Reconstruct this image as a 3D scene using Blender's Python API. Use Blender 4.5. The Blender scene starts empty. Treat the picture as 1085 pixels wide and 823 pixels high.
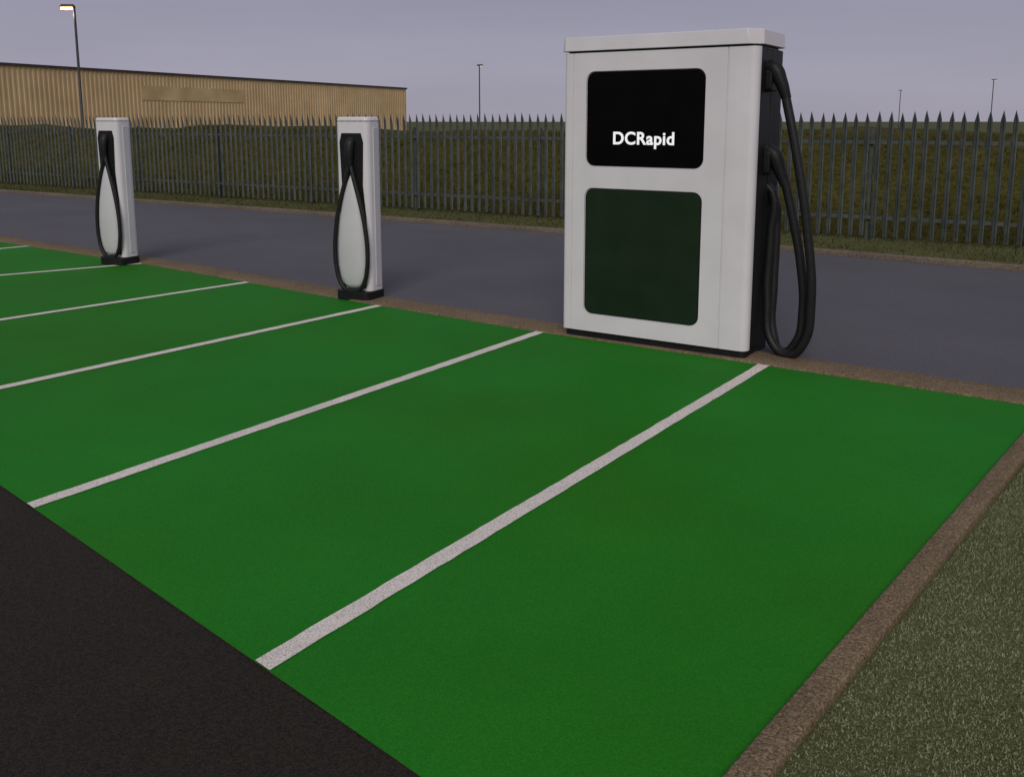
import bpy, bmesh, math, random
import numpy as np
from mathutils import Vector, Matrix
random.seed(4); rng=np.random.default_rng(7)
scene=bpy.context.scene
scene.view_settings.view_transform='Standard'
try: scene.view_settings.look='None'
except Exception: pass
scene.view_settings.exposure=0
col=scene.collection

# ------------------------------------------------------------ materials
def mat(name, c1, c2=None, rough=.7, scale=60, big=None, bump=0, bscale=None, metal=0, spec=.5, emit=None, estr=0, lo=.35, hi=.65, speck=None, tint=None, stain=None):
    m=bpy.data.materials.new(name); m.use_nodes=True; nt=m.node_tree; N=nt.nodes; L=nt.links
    b=N['Principled BSDF']
    b.inputs['Roughness'].default_value=rough; b.inputs['Metallic'].default_value=metal
    b.inputs['Specular IOR Level'].default_value=spec
    tc=N.new('ShaderNodeTexCoord')
    c2=c2 or tuple(x*.9 for x in c1)
    nz=N.new('ShaderNodeTexNoise'); nz.inputs['Scale'].default_value=scale; nz.inputs['Detail'].default_value=2
    L.new(tc.outputs['Object'],nz.inputs['Vector'])
    r=N.new('ShaderNodeValToRGB'); r.color_ramp.elements[0].position=lo; r.color_ramp.elements[1].position=hi
    r.color_ramp.elements[0].color=(*c1,1); r.color_ramp.elements[1].color=(*c2,1)
    L.new(nz.outputs['Fac'],r.inputs['Fac']); out=r.outputs['Color']
    def scl(o,f):
        mx=N.new('ShaderNodeVectorMath'); mx.operation='SCALE'
        L.new(o,mx.inputs[0]); L.new(f,mx.inputs['Scale']); return mx.outputs[0]
    if big:
        n2=N.new('ShaderNodeTexNoise'); n2.inputs['Scale'].default_value=big[0]; n2.inputs['Detail'].default_value=4; n2.inputs['Roughness'].default_value=.6
        L.new(tc.outputs['Object'],n2.inputs['Vector'])
        mr=N.new('ShaderNodeMapRange'); mr.inputs['From Min'].default_value=.3; mr.inputs['From Max'].default_value=.7
        mr.inputs['To Min'].default_value=1-big[1]; mr.inputs['To Max'].default_value=1+big[1]
        L.new(n2.outputs['Fac'],mr.inputs['Value']); out=scl(out,mr.outputs[0])
    if tint:
        n2=N.new('ShaderNodeTexNoise'); n2.inputs['Scale'].default_value=tint[0]; n2.inputs['Detail'].default_value=2
        L.new(tc.outputs['Object'],n2.inputs['Vector'])
        r2=N.new('ShaderNodeValToRGB'); r2.color_ramp.elements[0].position=.38; r2.color_ramp.elements[1].position=.64
        r2.color_ramp.elements[0].color=(1,1,1,1); r2.color_ramp.elements[1].color=(*tint[1],1)
        L.new(n2.outputs['Fac'],r2.inputs['Fac'])
        mx=N.new('ShaderNodeVectorMath'); mx.operation='MULTIPLY'
        L.new(out,mx.inputs[0]); L.new(r2.outputs[0],mx.inputs[1]); out=mx.outputs[0]
    if stain:  # small drips / scuffs, (scale, darkness)
        n5=N.new('ShaderNodeTexNoise'); n5.inputs['Scale'].default_value=stain[0]; n5.inputs['Detail'].default_value=5; n5.inputs['Roughness'].default_value=.7
        L.new(tc.outputs['Object'],n5.inputs['Vector'])
        m5=N.new('ShaderNodeMapRange'); m5.inputs['From Min'].default_value=.64; m5.inputs['From Max'].default_value=.76
        m5.inputs['To Min'].default_value=1; m5.inputs['To Max'].default_value=1-stain[1]
        L.new(n5.outputs['Fac'],m5.inputs['Value']); out=scl(out,m5.outputs[0])
    if speck:
        n3=N.new('ShaderNodeTexVoronoi'); n3.inputs['Scale'].default_value=speck[0]
        L.new(tc.outputs['Object'],n3.inputs['Vector'])
        sp=N.new('ShaderNodeSeparateColor'); L.new(n3.outputs['Color'],sp.inputs[0])
        m2=N.new('ShaderNodeMapRange'); m2.inputs['To Min'].default_value=1-speck[1]; m2.inputs['To Max'].default_value=1+speck[1]
        L.new(sp.outputs[0],m2.inputs['Value']); out=scl(out,m2.outputs[0])
    L.new(out,b.inputs['Base Color'])
    if bump:
        n4=N.new('ShaderNodeTexNoise'); n4.inputs['Scale'].default_value=bscale or scale; n4.inputs['Detail'].default_value=1
        L.new(tc.outputs['Object'],n4.inputs['Vector'])
        bp=N.new('ShaderNodeBump'); bp.inputs['Strength'].default_value=bump; bp.inputs['Distance'].default_value=.004
        L.new(n4.outputs['Fac'],bp.inputs['Height']); L.new(bp.outputs[0],b.inputs['Normal'])
    if emit:
        b.inputs['Emission Color'].default_value=(*emit,1); b.inputs['Emission Strength'].default_value=estr
    return m

M_grass=mat('grass_mat',(.06,.072,.026),(.15,.155,.07),.95,110,(.8,.2),.8,120,spec=.05)
M_rough=mat('rough_grass_mat',(.045,.046,.010),(.085,.076,.020),.95,9,(.7,.2),.8,40,spec=.05)
M_blade=mat('blade_mat',(.12,.15,.065),(.33,.35,.22),.9,190,(1.1,.12),spec=.1)
M_blade2=mat('long_blade_mat',(.042,.047,.009),(.10,.085,.022),.9,5,(.5,.2),spec=.08)
M_road=mat('road_asphalt',(.095,.093,.103),(.125,.122,.136),.75,170,(.45,.10),.35,200,spec=.25,speck=(120,.10),stain=(1.3,.18))
M_tar=mat('dark_asphalt',(.021,.019,.014),(.038,.034,.027),.85,220,(.7,.14),.5,240,spec=.12,speck=(150,.3))
M_green=mat('green_paint',(.013,.195,.012),(.020,.235,.018),.68,150,(.8,.09),.4,260,spec=.10,speck=(170,.10),tint=(.35,(1.35,.86,.55)),stain=(2.3,.16))
M_white=mat('line_paint',(.46,.42,.37),(.90,.84,.76),.75,190,(3,.08),.4,220,spec=.3,lo=.34,hi=.54,stain=(14,.3))
M_kerb=mat('brown_kerb',(.12,.088,.05),(.27,.205,.13),.9,130,(2,.15),.6,160,spec=.1,speck=(110,.3))
M_conc=mat('far_kerb_mat',(.12,.095,.065),(.20,.165,.12),.9,40,(1,.2),.5,60,spec=.2)
M_fence=mat('fence_steel',(.060,.076,.068),(.095,.112,.10),.5,6,(1.2,.2),metal=.2)
M_shell=mat('white_shell',(.78,.745,.765),(.82,.785,.805),.38,3,(1.5,.03))
M_shell2=mat('grey_shell',(.62,.61,.62),(.66,.65,.66),.4,3,(1.5,.03))
M_black=mat('black_plastic',(.010,.010,.010),(.015,.015,.015),.5,30,spec=.25)
M_screen=mat('screen_glass',(.002,.002,.002),(.003,.003,.003),.3,5,spec=.08)
M_dgreen=mat('dark_green_panel',(.013,.027,.012),(.016,.031,.015),.55,4,(1,.08),spec=.12)
M_rub=mat('cable_rubber',(.010,.010,.010),(.016,.016,.016),.5,40,spec=.35)
M_text=mat('white_letters',(.85,.85,.85),(.87,.87,.87),.5,5,emit=(1,1,1),estr=.45)
M_clad=mat('tan_cladding',(.64,.455,.23),(.74,.535,.28),.7,.4,(.08,.08))
M_trim=mat('roof_trim',(.05,.04,.035),(.07,.055,.05),.6,2)
M_roof=mat('roof_sheet',(.12,.12,.12),(.16,.16,.16),.6,.5)
M_patch=mat('faded_sign_mat',(.60,.425,.20),(.78,.57,.30),.75,.35,(.5,.10))
M_pole=mat('pole_steel',(.035,.04,.045),(.05,.055,.06),.5,5,metal=.3)
M_lens=mat('lamp_lens',(.8,.5,.25),(.8,.5,.25),.4,5,emit=(1,.46,.17),estr=6)
M_lens2=mat('lamp_lens_dim',(.6,.55,.45),(.6,.55,.45),.4,5,emit=(1,.8,.55),estr=.35)

# ------------------------------------------------------------ helpers
def link(o,parent=None):
    col.objects.link(o)
    if parent: o.parent=parent
    return o
def empty(name,loc,rz):
    e=bpy.data.objects.new(name,None); e.location=loc; e.rotation_euler=(0,0,rz); e.empty_display_size=.3
    return link(e)
def mesh(name,V,F,m,parent=None,smooth=False,fix=True):
    me=bpy.data.meshes.new(name); me.from_pydata([tuple(v) for v in V],[],F); 
    if fix:
        bm=bmesh.new(); bm.from_mesh(me); bmesh.ops.recalc_face_normals(bm,faces=bm.faces); bm.to_mesh(me); bm.free()
    me.materials.append(m)
    if smooth:
        for p in me.polygons: p.use_smooth=True
    return link(bpy.data.objects.new(name,me),parent)
def bevel(o,w,seg=3,ang=40):
    b=o.modifiers.new('bev','BEVEL'); b.width=w; b.segments=seg; b.limit_method='ANGLE'; b.angle_limit=math.radians(ang); b.harden_normals=False
    for p in o.data.polygons: p.use_smooth=True
    return o
def autosmooth(o,ang=35):
    o.data.set_sharp_from_angle(angle=math.radians(ang))
def prism(name,pts,a0,a1,axis,m,parent=None,bev=0,seg=3,taper=None):
    n=len(pts); V=[]
    cx=sum(p[0] for p in pts)/n; cy=sum(p[1] for p in pts)/n
    for k,a in enumerate((a0,a1)):
        s=taper if (taper and k==1) else 1
        for p in pts:
            x=cx+(p[0]-cx)*s; y=cy+(p[1]-cy)*s
            V.append((x,y,a) if axis=='z' else (x,a,y) if axis=='y' else (a,x,y))
    F=[tuple(range(n)),tuple(range(n,2*n))]+[(i,(i+1)%n,n+(i+1)%n,n+i) for i in range(n)]
    o=mesh(name,V,F,m,parent)
    for p in o.data.polygons: p.use_smooth=True
    autosmooth(o)
    if bev: bevel(o,bev,seg)
    return o
def rrect(x0,y0,x1,y1,r,k=6):
    if not isinstance(r,(tuple,list)): r=(r,)*4   # bl br tr tl
    P=[]
    for (cx,cy,a,rr) in ((x0+r[0],y0+r[0],180,r[0]),(x1-r[1],y0+r[1],270,r[1]),(x1-r[2],y1-r[2],0,r[2]),(x0+r[3],y1-r[3],90,r[3])):
        for i in range(k+1):
            t=math.radians(a+90*i/k); P.append((cx+rr*math.cos(t),cy+rr*math.sin(t)))
    return P
def box(name,x0,x1,y0,y1,z0,z1,m,parent=None,bev=0):
    return prism(name,[(x0,y0),(x1,y0),(x1,y1),(x0,y1)],z0,z1,'z',m,parent,bev)
def tube(name,pts,rad,m,parent=None,radii=None,smooth=True,res=8):
    cu=bpy.data.curves.new(name,'CURVE'); cu.dimensions='3D'; cu.bevel_depth=rad; cu.bevel_resolution=4; cu.use_fill_caps=True; cu.resolution_u=res
    s=cu.splines.new('BEZIER' if smooth else 'POLY')
    if smooth:
        s.bezier_points.add(len(pts)-1)
        for i,p in enumerate(pts):
            q=s.bezier_points[i]; q.co=p; q.handle_left_type=q.handle_right_type='AUTO'; q.radius=radii[i] if radii else 1
    else:
        s.points.add(len(pts)-1)
        for i,p in enumerate(pts): s.points[i].co=(*p,1); s.points[i].radius=radii[i] if radii else 1
    o=bpy.data.objects.new('tmp',cu); col.objects.link(o); bpy.context.view_layer.update()
    me=bpy.data.meshes.new_from_object(o.evaluated_get(bpy.context.evaluated_depsgraph_get()))
    bpy.data.objects.remove(o); me.name=name; me.materials.clear(); me.materials.append(m)
    for p in me.polygons: p.use_smooth=True
    return link(bpy.data.objects.new(name,me),parent)
def carve(o,cutters):
    for c in cutters:
        md=o.modifiers.new('b','BOOLEAN'); md.operation='DIFFERENCE'; md.object=c; md.solver='EXACT'
    bpy.context.view_layer.update()
    me=bpy.data.meshes.new_from_object(o.evaluated_get(bpy.context.evaluated_depsgraph_get()))
    o.modifiers.clear(); o.data=me
    for c in cutters: bpy.data.objects.remove(c)
    for p in me.polygons: p.use_smooth=True
    me.set_sharp_from_angle(angle=math.radians(35))
def sheet(name,pts,z,m,parent=None):
    return mesh(name,[(x,y,z) for x,y in pts],[tuple(range(len(pts)))],m,parent,fix=False)
def offset(pts,d):
    out=[]
    for i,p in enumerate(pts):
        a=Vector(pts[max(i-1,0)]); b=Vector(pts[min(i+1,len(pts)-1)]); t=(b-a).normalized()
        n=Vector((-t.y,t.x)); out.append((p[0]+n.x*d,p[1]+n.y*d))
    return out
def ribbon(name,pts,d0,d1,z0,z1,m,parent=None,bev=.008):
    A=offset(pts,d0); B=offset(pts,d1); n=len(pts); V=[]
    for i in range(n): V+=[(*A[i],z0),(*B[i],z0),(*B[i],z1),(*A[i],z1)]
    F=[(0,1,2,3),tuple(4*(n-1)+k for k in (3,2,1,0))]
    for i in range(n-1):
        a=4*i;b=a+4
        for k in range(4): F.append((a+k,a+(k+1)%4,b+(k+1)%4,b+k))
    o=mesh(name,V,F,m,parent)
    if bev: bevel(o,bev,2)
    return o
def strip(name,p,q,w,z,m,cutdir=None):
    p=Vector(p);q=Vector(q);t=(q-p).normalized();n=Vector((-t.y,t.x))*w/2
    def shear(s):
        if cutdir is None: return p+n*s
        c=Vector(cutdir).normalized(); k=(w/2)/abs(c.dot(Vector((-t.y,t.x)))); sg=1 if c.dot(n)>0 else -1
        return p+c*k*s*sg
    a=shear(1);b=shear(-1)
    # slightly ragged painted edges
    K=60; V=[];F=[]
    for i in range(K+1):
        f=i/K; l=a.lerp(q+n,f); r=b.lerp(q-n,f); u=n.normalized()
        l=l+u*random.uniform(-.0025,.0025); r=r+u*random.uniform(-.0025,.0025)
        V+=[(*r,z),(*l,z)]
    for i in range(K): F.append((2*i,2*i+2,2*i+3,2*i+1))
    return mesh(name,V,F,m,fix=False)
def inpoly(X,Y,poly):
    ins=np.zeros(len(X),bool); n=len(poly)
    for i in range(n):
        x1,y1=poly[i];x2,y2=poly[(i+1)%n]
        if y1==y2: continue
        c=((y1>Y)!=(y2>Y))&(X<(x2-x1)*(Y-y1)/(y2-y1)+x1); ins^=c
    return ins
def blades(name,X,Y,Z,h,w,m,lean=.6):
    n=len(X); th=rng.uniform(0,2*np.pi,n); H=h*rng.uniform(.45,1.15,n); W=w*rng.uniform(.6,1.3,n)
    la=rng.uniform(0,2*np.pi,n); ll=H*lean*rng.uniform(.1,1,n)
    V=np.empty((n,3,3)); cx=np.cos(th)*W/2; cy=np.sin(th)*W/2
    V[:,0]=np.stack([X-cx,Y-cy,Z],1); V[:,1]=np.stack([X+cx,Y+cy,Z],1); V[:,2]=np.stack([X+np.cos(la)*ll,Y+np.sin(la)*ll,Z+H],1)
    me=bpy.data.meshes.new(name); me.vertices.add(3*n); me.vertices.foreach_set('co',V.ravel())
    me.loops.add(3*n); me.loops.foreach_set('vertex_index',np.arange(3*n,dtype=np.int32))
    me.polygons.add(n); me.polygons.foreach_set('loop_start',np.arange(0,3*n,3,dtype=np.int32)); me.polygons.foreach_set('loop_total',np.full(n,3,np.int32))
    me.update(); me.validate(); me.materials.append(m)
    return link(bpy.data.objects.new(name,me))

# ------------------------------------------------------------ ground
sheet('ground',[(-1500,-1500),(1500,-1500),(1500,1500),(-1500,1500)],0,M_grass)
front=[(-20.,17.85),(-11.7,11.4),(-3.7,5.2),(-2.415,4.141),(-.2466,2.182),(.215,1.765)]
back=[(-20.,23.0),(-13.8,18.0),(-7.25,12.99),(-4.449,10.979),(-2.81,9.669),(-1.229,8.407),(.226,7.326),(1.759,6.301),(3.19,5.32)]
sheet('green_parking_surface',front+back[::-1],.008,M_green)
cut=(.742,-.67)
for p,q in [((-.787,2.672),(1.80,6.345)),((-2.145,3.895),(.235,7.34)),((-3.70,5.2),(-1.225,8.42)),((-5.45,6.56),(-2.80,9.68)),((-7.95,8.49),(-4.45,10.985)),((-9.3,9.54),(-6.6,12.55)),((-12.0,11.7),(-9.2,14.5))]:
    strip('bay_line',p,q,.080,.012,M_white,cut)
backx=back+[(5.2,3.95),(9,1.35),(14,-2.5)]
ribbon('kerb',backx,0.002,.33,-.05,.022,M_kerb)
right=[(-4.5,-4.06),(-1.5,-.3),(.215,1.765),(.564,2.182),(2.815,4.873),(3.175,5.305)]
ribbon('kerb',right,-.095,-.003,-.05,.03,M_kerb)
sheet('asphalt_access_road',[(x,y) for x,y in front]+[(-1.5,-.3),(-4.5,-4.06),(-9,-9),(-30,-9),(-30,17)],.004,M_tar)
farr=[(-40,39.2),(-24,29.4),(-12.3,22.2),(-4.3,17.25),(.85,13.95),(4.03,11.75),(5.77,10.45),(10,7.3),(16,2.9)]
near=offset(backx,.335)
near=[(-40,39.2-9)]+near
sheet('service_road',near+farr[::-1],.004,M_road)
ribbon('kerb',farr,0.003,.13,-.05,.07,M_conc,bev=.015)

poly=[(.29,1.70),(2.9,4.80),(3.28,5.25),(5.2,3.9),(9,1.2),(9,-2),(-2,-2)]
n=200000; X=rng.uniform(.5,3.8,n); Y=rng.uniform(1.5,5.2,n)
k=inpoly(X,Y,poly)
d=(X-.564)*.767-(Y-2.182)*.642; k&=(d>.094)
blades('grass_verge',X[k],Y[k],np.zeros(k.sum()),.010,.006,M_blade,1.1)

# ------------------------------------------------------------ bank behind fence
F0=Vector((-13.94,25.25)); fd=Vector((.847,-.532)); fn=Vector((.532,.847))
prof=[(.4,0.0),(1.2,.15),(2.2,.55),(3.4,.98),(4.8,1.28),(6.5,1.42),(9,1.46),(12,1.1),(16,.3),(19,-.05)]
S=np.arange(-30,52,.8); V=[];Fc=[]
def bz(s,d):
    z=np.interp(d,[p[0] for p in prof],[p[1] for p in prof])
    return z*(1+.05*np.sin(s*.37+1)+.035*np.sin(s*1.13+d)+.02*np.sin(s*2.9+2*d))
D=np.array([.4,.8,1.2,1.7,2.2,2.8,3.4,4.1,4.8,5.6,6.5,7.7,9,10.5,12,14,16,19])
for s in S:
    for d_ in D:
        p=F0+fd*s+fn*d_; V.append((p.x,p.y,float(bz(s,d_))))
nd=len(D)
for i in range(len(S)-1):
    for j in range(nd-1): Fc.append((i*nd+j,(i+1)*nd+j,(i+1)*nd+j+1,i*nd+j+1))
mesh('grass_bank',V,Fc,M_rough,smooth=True)
n=45000; s=rng.uniform(-12,34,n); dd=rng.uniform(.3,6.5,n)
blades('long_grass',F0.x+fd.x*s+fn.x*dd,F0.y+fd.y*s+fn.y*dd,bz(s,dd)-.01,.10,.026,M_blade2,.8)
n=24000; s=rng.uniform(-12,32,n); t=rng.uniform(0.0,1,n)
fx=np.array([p[0] for p in farr]); fy=np.array([p[1] for p in farr])
ex=F0.x+fd.x*s; ey=F0.y+fd.y*s; ky=np.interp(ex,fx,fy)+.18
yy=ky+t*(ey-ky+.5)
blades('long_grass',ex,yy,np.zeros(n),.045,.014,M_blade2,.8)

# ------------------------------------------------------------ palisade fence
fence=empty('palisade_fence',(F0.x,F0.y,0),math.atan2(fd.y,fd.x))
L0,L1=-16.,46.; pitch=.155; V=[];Fc=[]
x=L0
while x<L1:
    h=1.83+random.uniform(-.015,.015); w=.032; j=random.uniform(-.005,.005); b=len(V)
    z0=.06
    prof_=[(-w,.0),(-w*.45,-.012),(0,.004),(w*.45,-.012),(w,.0)]
    for z,sc,oy in ((z0,1,0),(h-.25,1,0),(h-.13,.95,-.012)):
        for (px,py) in prof_: V.append((x+px*sc+j,py-.03+oy,z))
    V.append((x+j*2.5,-.065,h))
    for r_ in (0,5):
        for i in range(4): Fc.append((b+r_+i,b+r_+i+1,b+r_+5+i+1,b+r_+5+i))
    for i in range(4): Fc.append((b+10+i,b+11+i,b+15))
    x+=pitch
pl=mesh('pales',V,Fc,M_fence,fence,fix=False)
sm=pl.modifiers.new('s','SOLIDIFY'); sm.thickness=.003
for z in (.33,1.40):
    prism('rail',[(-.012,z-.025),(.035,z-.025),(.035,z-.018),(-.005,z-.018),(-.005,z+.025),(-.012,z+.025)],L0,L1,'x',M_fence,fence)
x=L0
while x<L1:
    box('post',x-.024,x+.024,.037,.10,0,1.58,M_fence,fence,.004)
    x+=2.75

# ------------------------------------------------------------ warehouse
bu=Vector((-.408,-.913)); 
wh=empty('warehouse_building',(-15.65,139,0),math.atan2(bu.y,bu.x))
LN,DP,H=82.,34.,6.5
def corr(name,p0,p1,out,z0,z1,m,pitch=.5,dp=.05):
    p0=Vector(p0);p1=Vector(p1);t=(p1-p0);ln=t.length;t.normalize();o=Vector(out);V=[];Fc=[]
    k=int(ln/pitch); pts=[]
    for i in range(k):
        a=i*pitch
        for f,dy in ((0,0),(.45,0),(.55,dp),(.9,dp)): pts.append((a+f*pitch,dy))
    pts.append((ln,0))
    for a,dy in pts:
        q=p0+t*a+o*dy; V+= [(q.x,q.y,z0),(q.x,q.y,z1)]
    for i in range(len(pts)-1): Fc.append((2*i,2*i+2,2*i+3,2*i+1))
    return mesh(name,V,Fc,m,wh,fix=False)
corr('wall_front',(0,0),(LN,0),(0,1),0,H-.22,M_clad)
corr('wall_end',(0,-DP),(0,0),(-1,0),0,H-.22,M_clad)
corr('wall_near_end',(LN,-DP),(LN,0),(1,0),0,H-.22,M_clad)
corr('wall_rear',(0,-DP),(LN,-DP),(0,-1),0,H-.22,M_clad)
for nm,a in (('fascia_front',(-.15,LN+.15,-.05,.16)),('fascia_rear',(-.15,LN+.15,-DP-.16,-DP+.05)),('fascia_end',(-.15,.05,-DP+.06,-.06)),('fascia_near',(LN-.05,LN+.15,-DP+.06,-.06))):
    box(nm,*a,H-.24,H-.02,M_trim,wh)
mesh('roof',[(0,-.06,H-.1),(LN,-.06,H-.1),(LN,-DP+.06,H-.1),(0,-DP+.06,H-.1),(0,-DP/2,H+.12),(LN,-DP/2,H+.12)],[(0,1,5,4),(3,2,5,4),(0,4,3),(1,2,5)],M_roof,wh)
box('faded_sign_panel',36,51,.055,.075,3.7,5.1,M_patch,wh)

# ------------------------------------------------------------ street lamps
def lamp(x,y,h,rz,lens,lit=False):
    e=empty('street_lamp',(x,y,0),rz)
    tube('pole',[(0,0,0),(0,0,1.2),(0,0,1.25),(0,0,h)],.07,M_pole,e,[1.5,1.5,1,.75],smooth=False)
    a,b=(-.68,.06) if lit else (-.42,.30)
    prism('head',rrect(a,-.13,b,.13,.08),h+.002,h+.13,'z',M_pole,e,taper=.75)
    prism('lens',rrect(a+.04,-.10,-.09,.10,.08),h-.10,h,'z',lens,e)
    return e
l1=lamp(-20.75,45.3,7.0,0,M_lens,True)
ld=bpy.data.lights.new('lamp_light','POINT'); ld.energy=60; ld.color=(1,.6,.3); ld.shadow_soft_size=.15
lo=link(bpy.data.objects.new('lamp_light',ld),l1); lo.location=(-.4,0,6.7)
lamp(-3.2,92.8,7.0,2.6,M_lens2); lamp(66,160,6.7,.2,M_lens2); lamp(63.8,125,7.0,2.9,M_lens2)

# ------------------------------------------------------------ rapid charger
rc=empty('rapid_ev_charging_unit',(.40,7.21,0),math.radians(-32.5))
W,DD=1.50,.56; Zb,Zt=.075,2.20
body=prism('body',rrect(0,0,W,DD,(.03,.055,.03,.03),5),Zb,Zt,'z',M_shell,rc)
cs=[prism('c',rrect(.19,1.356,1.134,2.064,.07),-.1,.014,'y',M_shell,rc),
    prism('c',rrect(.185,.21,1.134,1.195,.07),-.1,.014,'y',M_shell,rc),
    box('c',.078,.086,-.1,.008,Zb-.1,Zt+.1,M_shell,rc),
    box('c',1.288,1.297,-.1,.010,Zb-.1,Zt+.1,M_shell,rc),
    box('c',W-.014,W+.1,.075,DD+.1,Zb-.1,Zt+.1,M_shell,rc)]
carve(body,cs)
prism('display_screen',rrect(.196,1.362,1.128,2.058,.066),.004,.03,'y',M_screen,rc,.004,2)
prism('lower_panel_surround',rrect(.191,.216,1.128,1.189,.066),.006,.03,'y',M_black,rc,.003,2)
prism('lower_panel',rrect(.199,.224,1.120,1.181,.06),.003,.02,'y',M_dgreen,rc,.003,2)
box('side_panel',W-.0135,W+.002,.079,.30,Zb+.01,Zt-.004,M_black,rc,.005)
box('side_panel_rear',W-.0135,W+.002,.306,DD-.004,Zb+.01,Zt-.004,M_black,rc,.005)
prism('cap_shadow_gap',rrect(.02,.02,W-.02,DD-.02,.03,5),Zt-.01,Zt+.014,'z',M_black,rc)  # black filler below the cap, its colour standing in for a thin shadow gap
cap=prism('top_cap',rrect(-.018,-.018,W+.018,DD+.02,(.03,.085,.03,.03),1),Zt+.014,Zt+.115,'z',M_shell,rc,taper=.99); bevel(cap,.004,2,20)
prism('plinth',rrect(.015,.02,W-.015,DD-.02,.04,5),.004,Zb,'z',M_black,rc)
tcu=bpy.data.curves.new('lettering','FONT'); tcu.body='DCRapid'; tcu.size=.125; tcu.align_x='CENTER'; tcu.extrude=.001; tcu.offset=.0030; tcu.space_character=1.06
to=bpy.data.objects.new('tmp',tcu); col.objects.link(to); bpy.context.view_layer.update()
me=bpy.data.meshes.new_from_object(to.evaluated_get(bpy.context.evaluated_depsgraph_get())); bpy.data.objects.remove(to)
xs=[v.co.x for v in me.vertices]; wd=max(xs)-min(xs); k=.487/wd
for v in me.vertices: v.co.x*=k; v.co.y*=min(k,1.15)
me.materials.clear(); me.materials.append(M_text)
t=link(bpy.data.objects.new('lettering',me),rc); t.location=(.664,.0015,1.528); t.rotation_euler=(math.pi/2,0,0)
def P(ox,y,z): return (W+ox,y,z)
prism('holster_upper',rrect(.16,1.90,.30,2.06,.03),W,W+.05,'x',M_black,rc,.01)
prism('holster_lower',rrect(.19,1.32,.33,1.50,.03),W,W+.05,'x',M_black,rc,.01)
tube('connector_upper',[P(.0,.22,2.07),P(.05,.21,2.05),P(.10,.20,1.97),P(.145,.20,1.85)],.047,M_black,rc,[1.15,1.2,.95,.72])
tube('connector_lower',[P(.0,.26,1.50),P(.06,.25,1.46),P(.11,.25,1.35),P(.15,.25,1.25)],.047,M_black,rc,[1.15,1.2,.95,.72])
tube('hose_upper',[P(.135,.20,1.88),P(.225,.19,1.52),P(.335,.19,.95),P(.385,.20,.42),P(.345,.21,.14),P(.24,.23,.04),P(.11,.26,.10),P(.045,.30,.4),P(.04,.33,.9),P(.04,.34,1.18),P(-.01,.34,1.24)],.032,M_rub,rc,res=14)
tube('hose_lower',[P(.145,.25,1.29),P(.20,.26,1.07),P(.28,.27,.70),P(.31,.28,.36),P(.27,.28,.12),P(.17,.30,.04),P(.09,.33,.16),P(.065,.37,.5),P(.055,.40,.95),P(.035,.41,1.12),P(-.01,.41,1.16)],.032,M_rub,rc,res=14)

# ------------------------------------------------------------ slim chargers
def slim(x,y,rz):
    e=empty('ev_charging_post',(x,y,0),rz)
    w,d=.185,.21
    b=prism('body',rrect(-w,0,w,d,(.05,.05,.04,.04),6),.09,1.69,'z',M_shell,e)
    cs=[prism('c',rrect(-.125,1.12,.125,1.57,(.09,.09,.06,.06)),-.1,.07,'y',M_shell,e)]
    carve(b,cs)
    prism('recess_lining',rrect(-.122,1.123,.122,1.567,(.087,.087,.057,.057)),.055,.068,'y',M_black,e)
    R=[(-.135,1.50),(-.12,1.10),(-.16,.80),(-.185,.55),(-.18,.30),(-.13,.13),(.13,.13),(.18,.30),(.185,.55),(.16,.80),(.12,1.10),(.135,1.50),(.11,1.585),(-.11,1.585)]
    R=[(max(-.15,min(.15,a)),b_) for a,b_ in R]
    prism('recess_frame',R,-.004,.004,'y',M_black,e)
    cap=prism('top_cap',rrect(-w-.004,-.004,w+.004,d+.004,(.055,.055,.045,.045),6),1.694,1.735,'z',M_shell,e,taper=.93); bevel(cap,.012,3)
    prism('side_trim',rrect(.085,.14,.165,1.64,.02),w-.003,w+.006,'x',M_shell2,e,.003)
    prism('base',rrect(-w-.01,-.07,w+.01,d+.01,(.07,.07,.04,.04),6),.004,.10,'z',M_black,e,.008)
    Z=[.13,.17,.24,.34,.48,.62,.76,.90,1.03,1.13,1.20]
    Wd=[.075,.115,.145,.160,.162,.155,.138,.110,.075,.040,.008]
    Bu=[.045,.06,.072,.082,.088,.085,.08,.07,.055,.04,.02]
    V=[];F=[];K=14
    for z,hw,bu_ in zip(Z,Wd,Bu):
        for i in range(K+1):
            t=math.pi*i/K; V.append((-hw*math.cos(t),-.005-bu_*math.sin(t)**.7,z))
    for i in range(len(Z)-1):
        for j in range(K): a=i*(K+1)+j; F.append((a,a+1,a+K+2,a+K+1))
    F.append(tuple(range(K+1)))
    mesh('teardrop_panel',V,F,M_shell2,e,smooth=True)
    for sgn,nm in ((-1,'hose_left'),(1,'hose_right')):
        tube(nm,[(sgn*.0,-.03,1.32),(sgn*.035,-.04,1.20),(sgn*.085,-.045,1.04),(sgn*.137,-.05,.86),(sgn*.174,-.05,.66),(sgn*.188,-.05,.48),(sgn*.178,-.05,.32),(sgn*.137,-.05,.18),(sgn*.08,-.05,.115),(0,-.05,.10)],.021,M_rub,e,res=10)
    tube('connector',[(0,.05,1.52),(0,-.01,1.50),(0,-.035,1.43),(0,-.035,1.28)],.040,M_rub,e,[1.1,1.2,1.1,.75])
    return e
slim(-1.50,8.72,math.radians(-27)); slim(-4.75,10.93,math.radians(-27))

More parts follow.
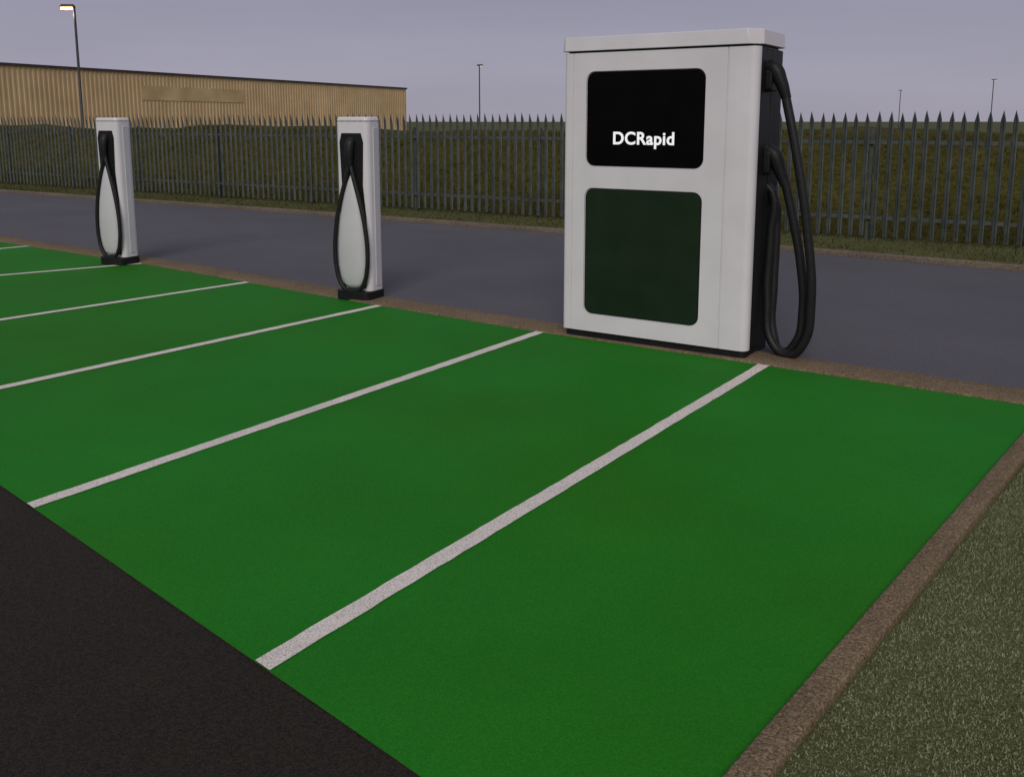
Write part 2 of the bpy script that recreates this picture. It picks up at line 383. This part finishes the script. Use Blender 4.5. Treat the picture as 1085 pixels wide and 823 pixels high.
# ------------------------------------------------------------ light and sky
az=Vector((-.12,-.99)).normalized(); el=math.radians(36)
sv=Vector((az.x*math.cos(el),az.y*math.cos(el),math.sin(el)))
sd=bpy.data.lights.new('sun','SUN'); sd.energy=1.4; sd.angle=math.radians(30); sd.color=(1,.93,.87)
so=link(bpy.data.objects.new('sun',sd)); so.rotation_euler=sv.to_track_quat('Z','Y').to_euler(); so.location=(0,-10,20)
w=bpy.data.worlds.new('World'); scene.world=w; w.use_nodes=True; nt=w.node_tree; N=nt.nodes; L=nt.links
bg=N['Background']; bg.inputs['Strength'].default_value=.1
sk=N.new('ShaderNodeTexSky'); sk.sky_type='NISHITA'; sk.sun_disc=False; sk.sun_elevation=el; sk.sun_rotation=math.atan2(az.x,az.y)
tc=N.new('ShaderNodeTexCoord'); sx=N.new('ShaderNodeSeparateXYZ'); L.new(tc.outputs['Generated'],sx.inputs[0])
rp=N.new('ShaderNodeValToRGB'); E=rp.color_ramp.elements
E[0].position=0; E[0].color=(.34,.32,.40,1); E[1].position=1; E[1].color=(.25,.245,.30,1)
e=E.new(.05); e.color=(.345,.33,.42,1)
e=E.new(.14); e.color=(.29,.275,.365,1)
L.new(sx.outputs['Z'],rp.inputs['Fac'])
mp=N.new('ShaderNodeMapping'); mp.inputs['Scale'].default_value=(1.2,1.2,9); L.new(tc.outputs['Generated'],mp.inputs['Vector'])
nz=N.new('ShaderNodeTexNoise'); nz.inputs['Scale'].default_value=2.2; nz.inputs['Detail'].default_value=5; L.new(mp.outputs[0],nz.inputs['Vector'])
mr=N.new('ShaderNodeMapRange'); mr.inputs['To Min'].default_value=8.4; mr.inputs['To Max'].default_value=11; L.new(nz.outputs['Fac'],mr.inputs['Value'])
sc=N.new('ShaderNodeVectorMath'); sc.operation='SCALE'; L.new(rp.outputs['Color'],sc.inputs[0]); L.new(mr.outputs[0],sc.inputs['Scale'])
mx=N.new('ShaderNodeMix'); mx.data_type='RGBA'; mx.inputs['Factor'].default_value=.95
L.new(sk.outputs[0],mx.inputs[6]); L.new(sc.outputs[0],mx.inputs[7]); L.new(mx.outputs[2],bg.inputs['Color'])

# ------------------------------------------------------------ camera
cd=bpy.data.cameras.new('camera'); cd.sensor_width=36; cd.lens=980/1085*36; cd.shift_y=-121.5/1085; cd.clip_end=5000; cd.clip_start=.05
co=link(bpy.data.objects.new('camera',cd)); co.location=(0,0,1.7); co.rotation_euler=(math.radians(90-9.386),0,0)
scene.camera=co
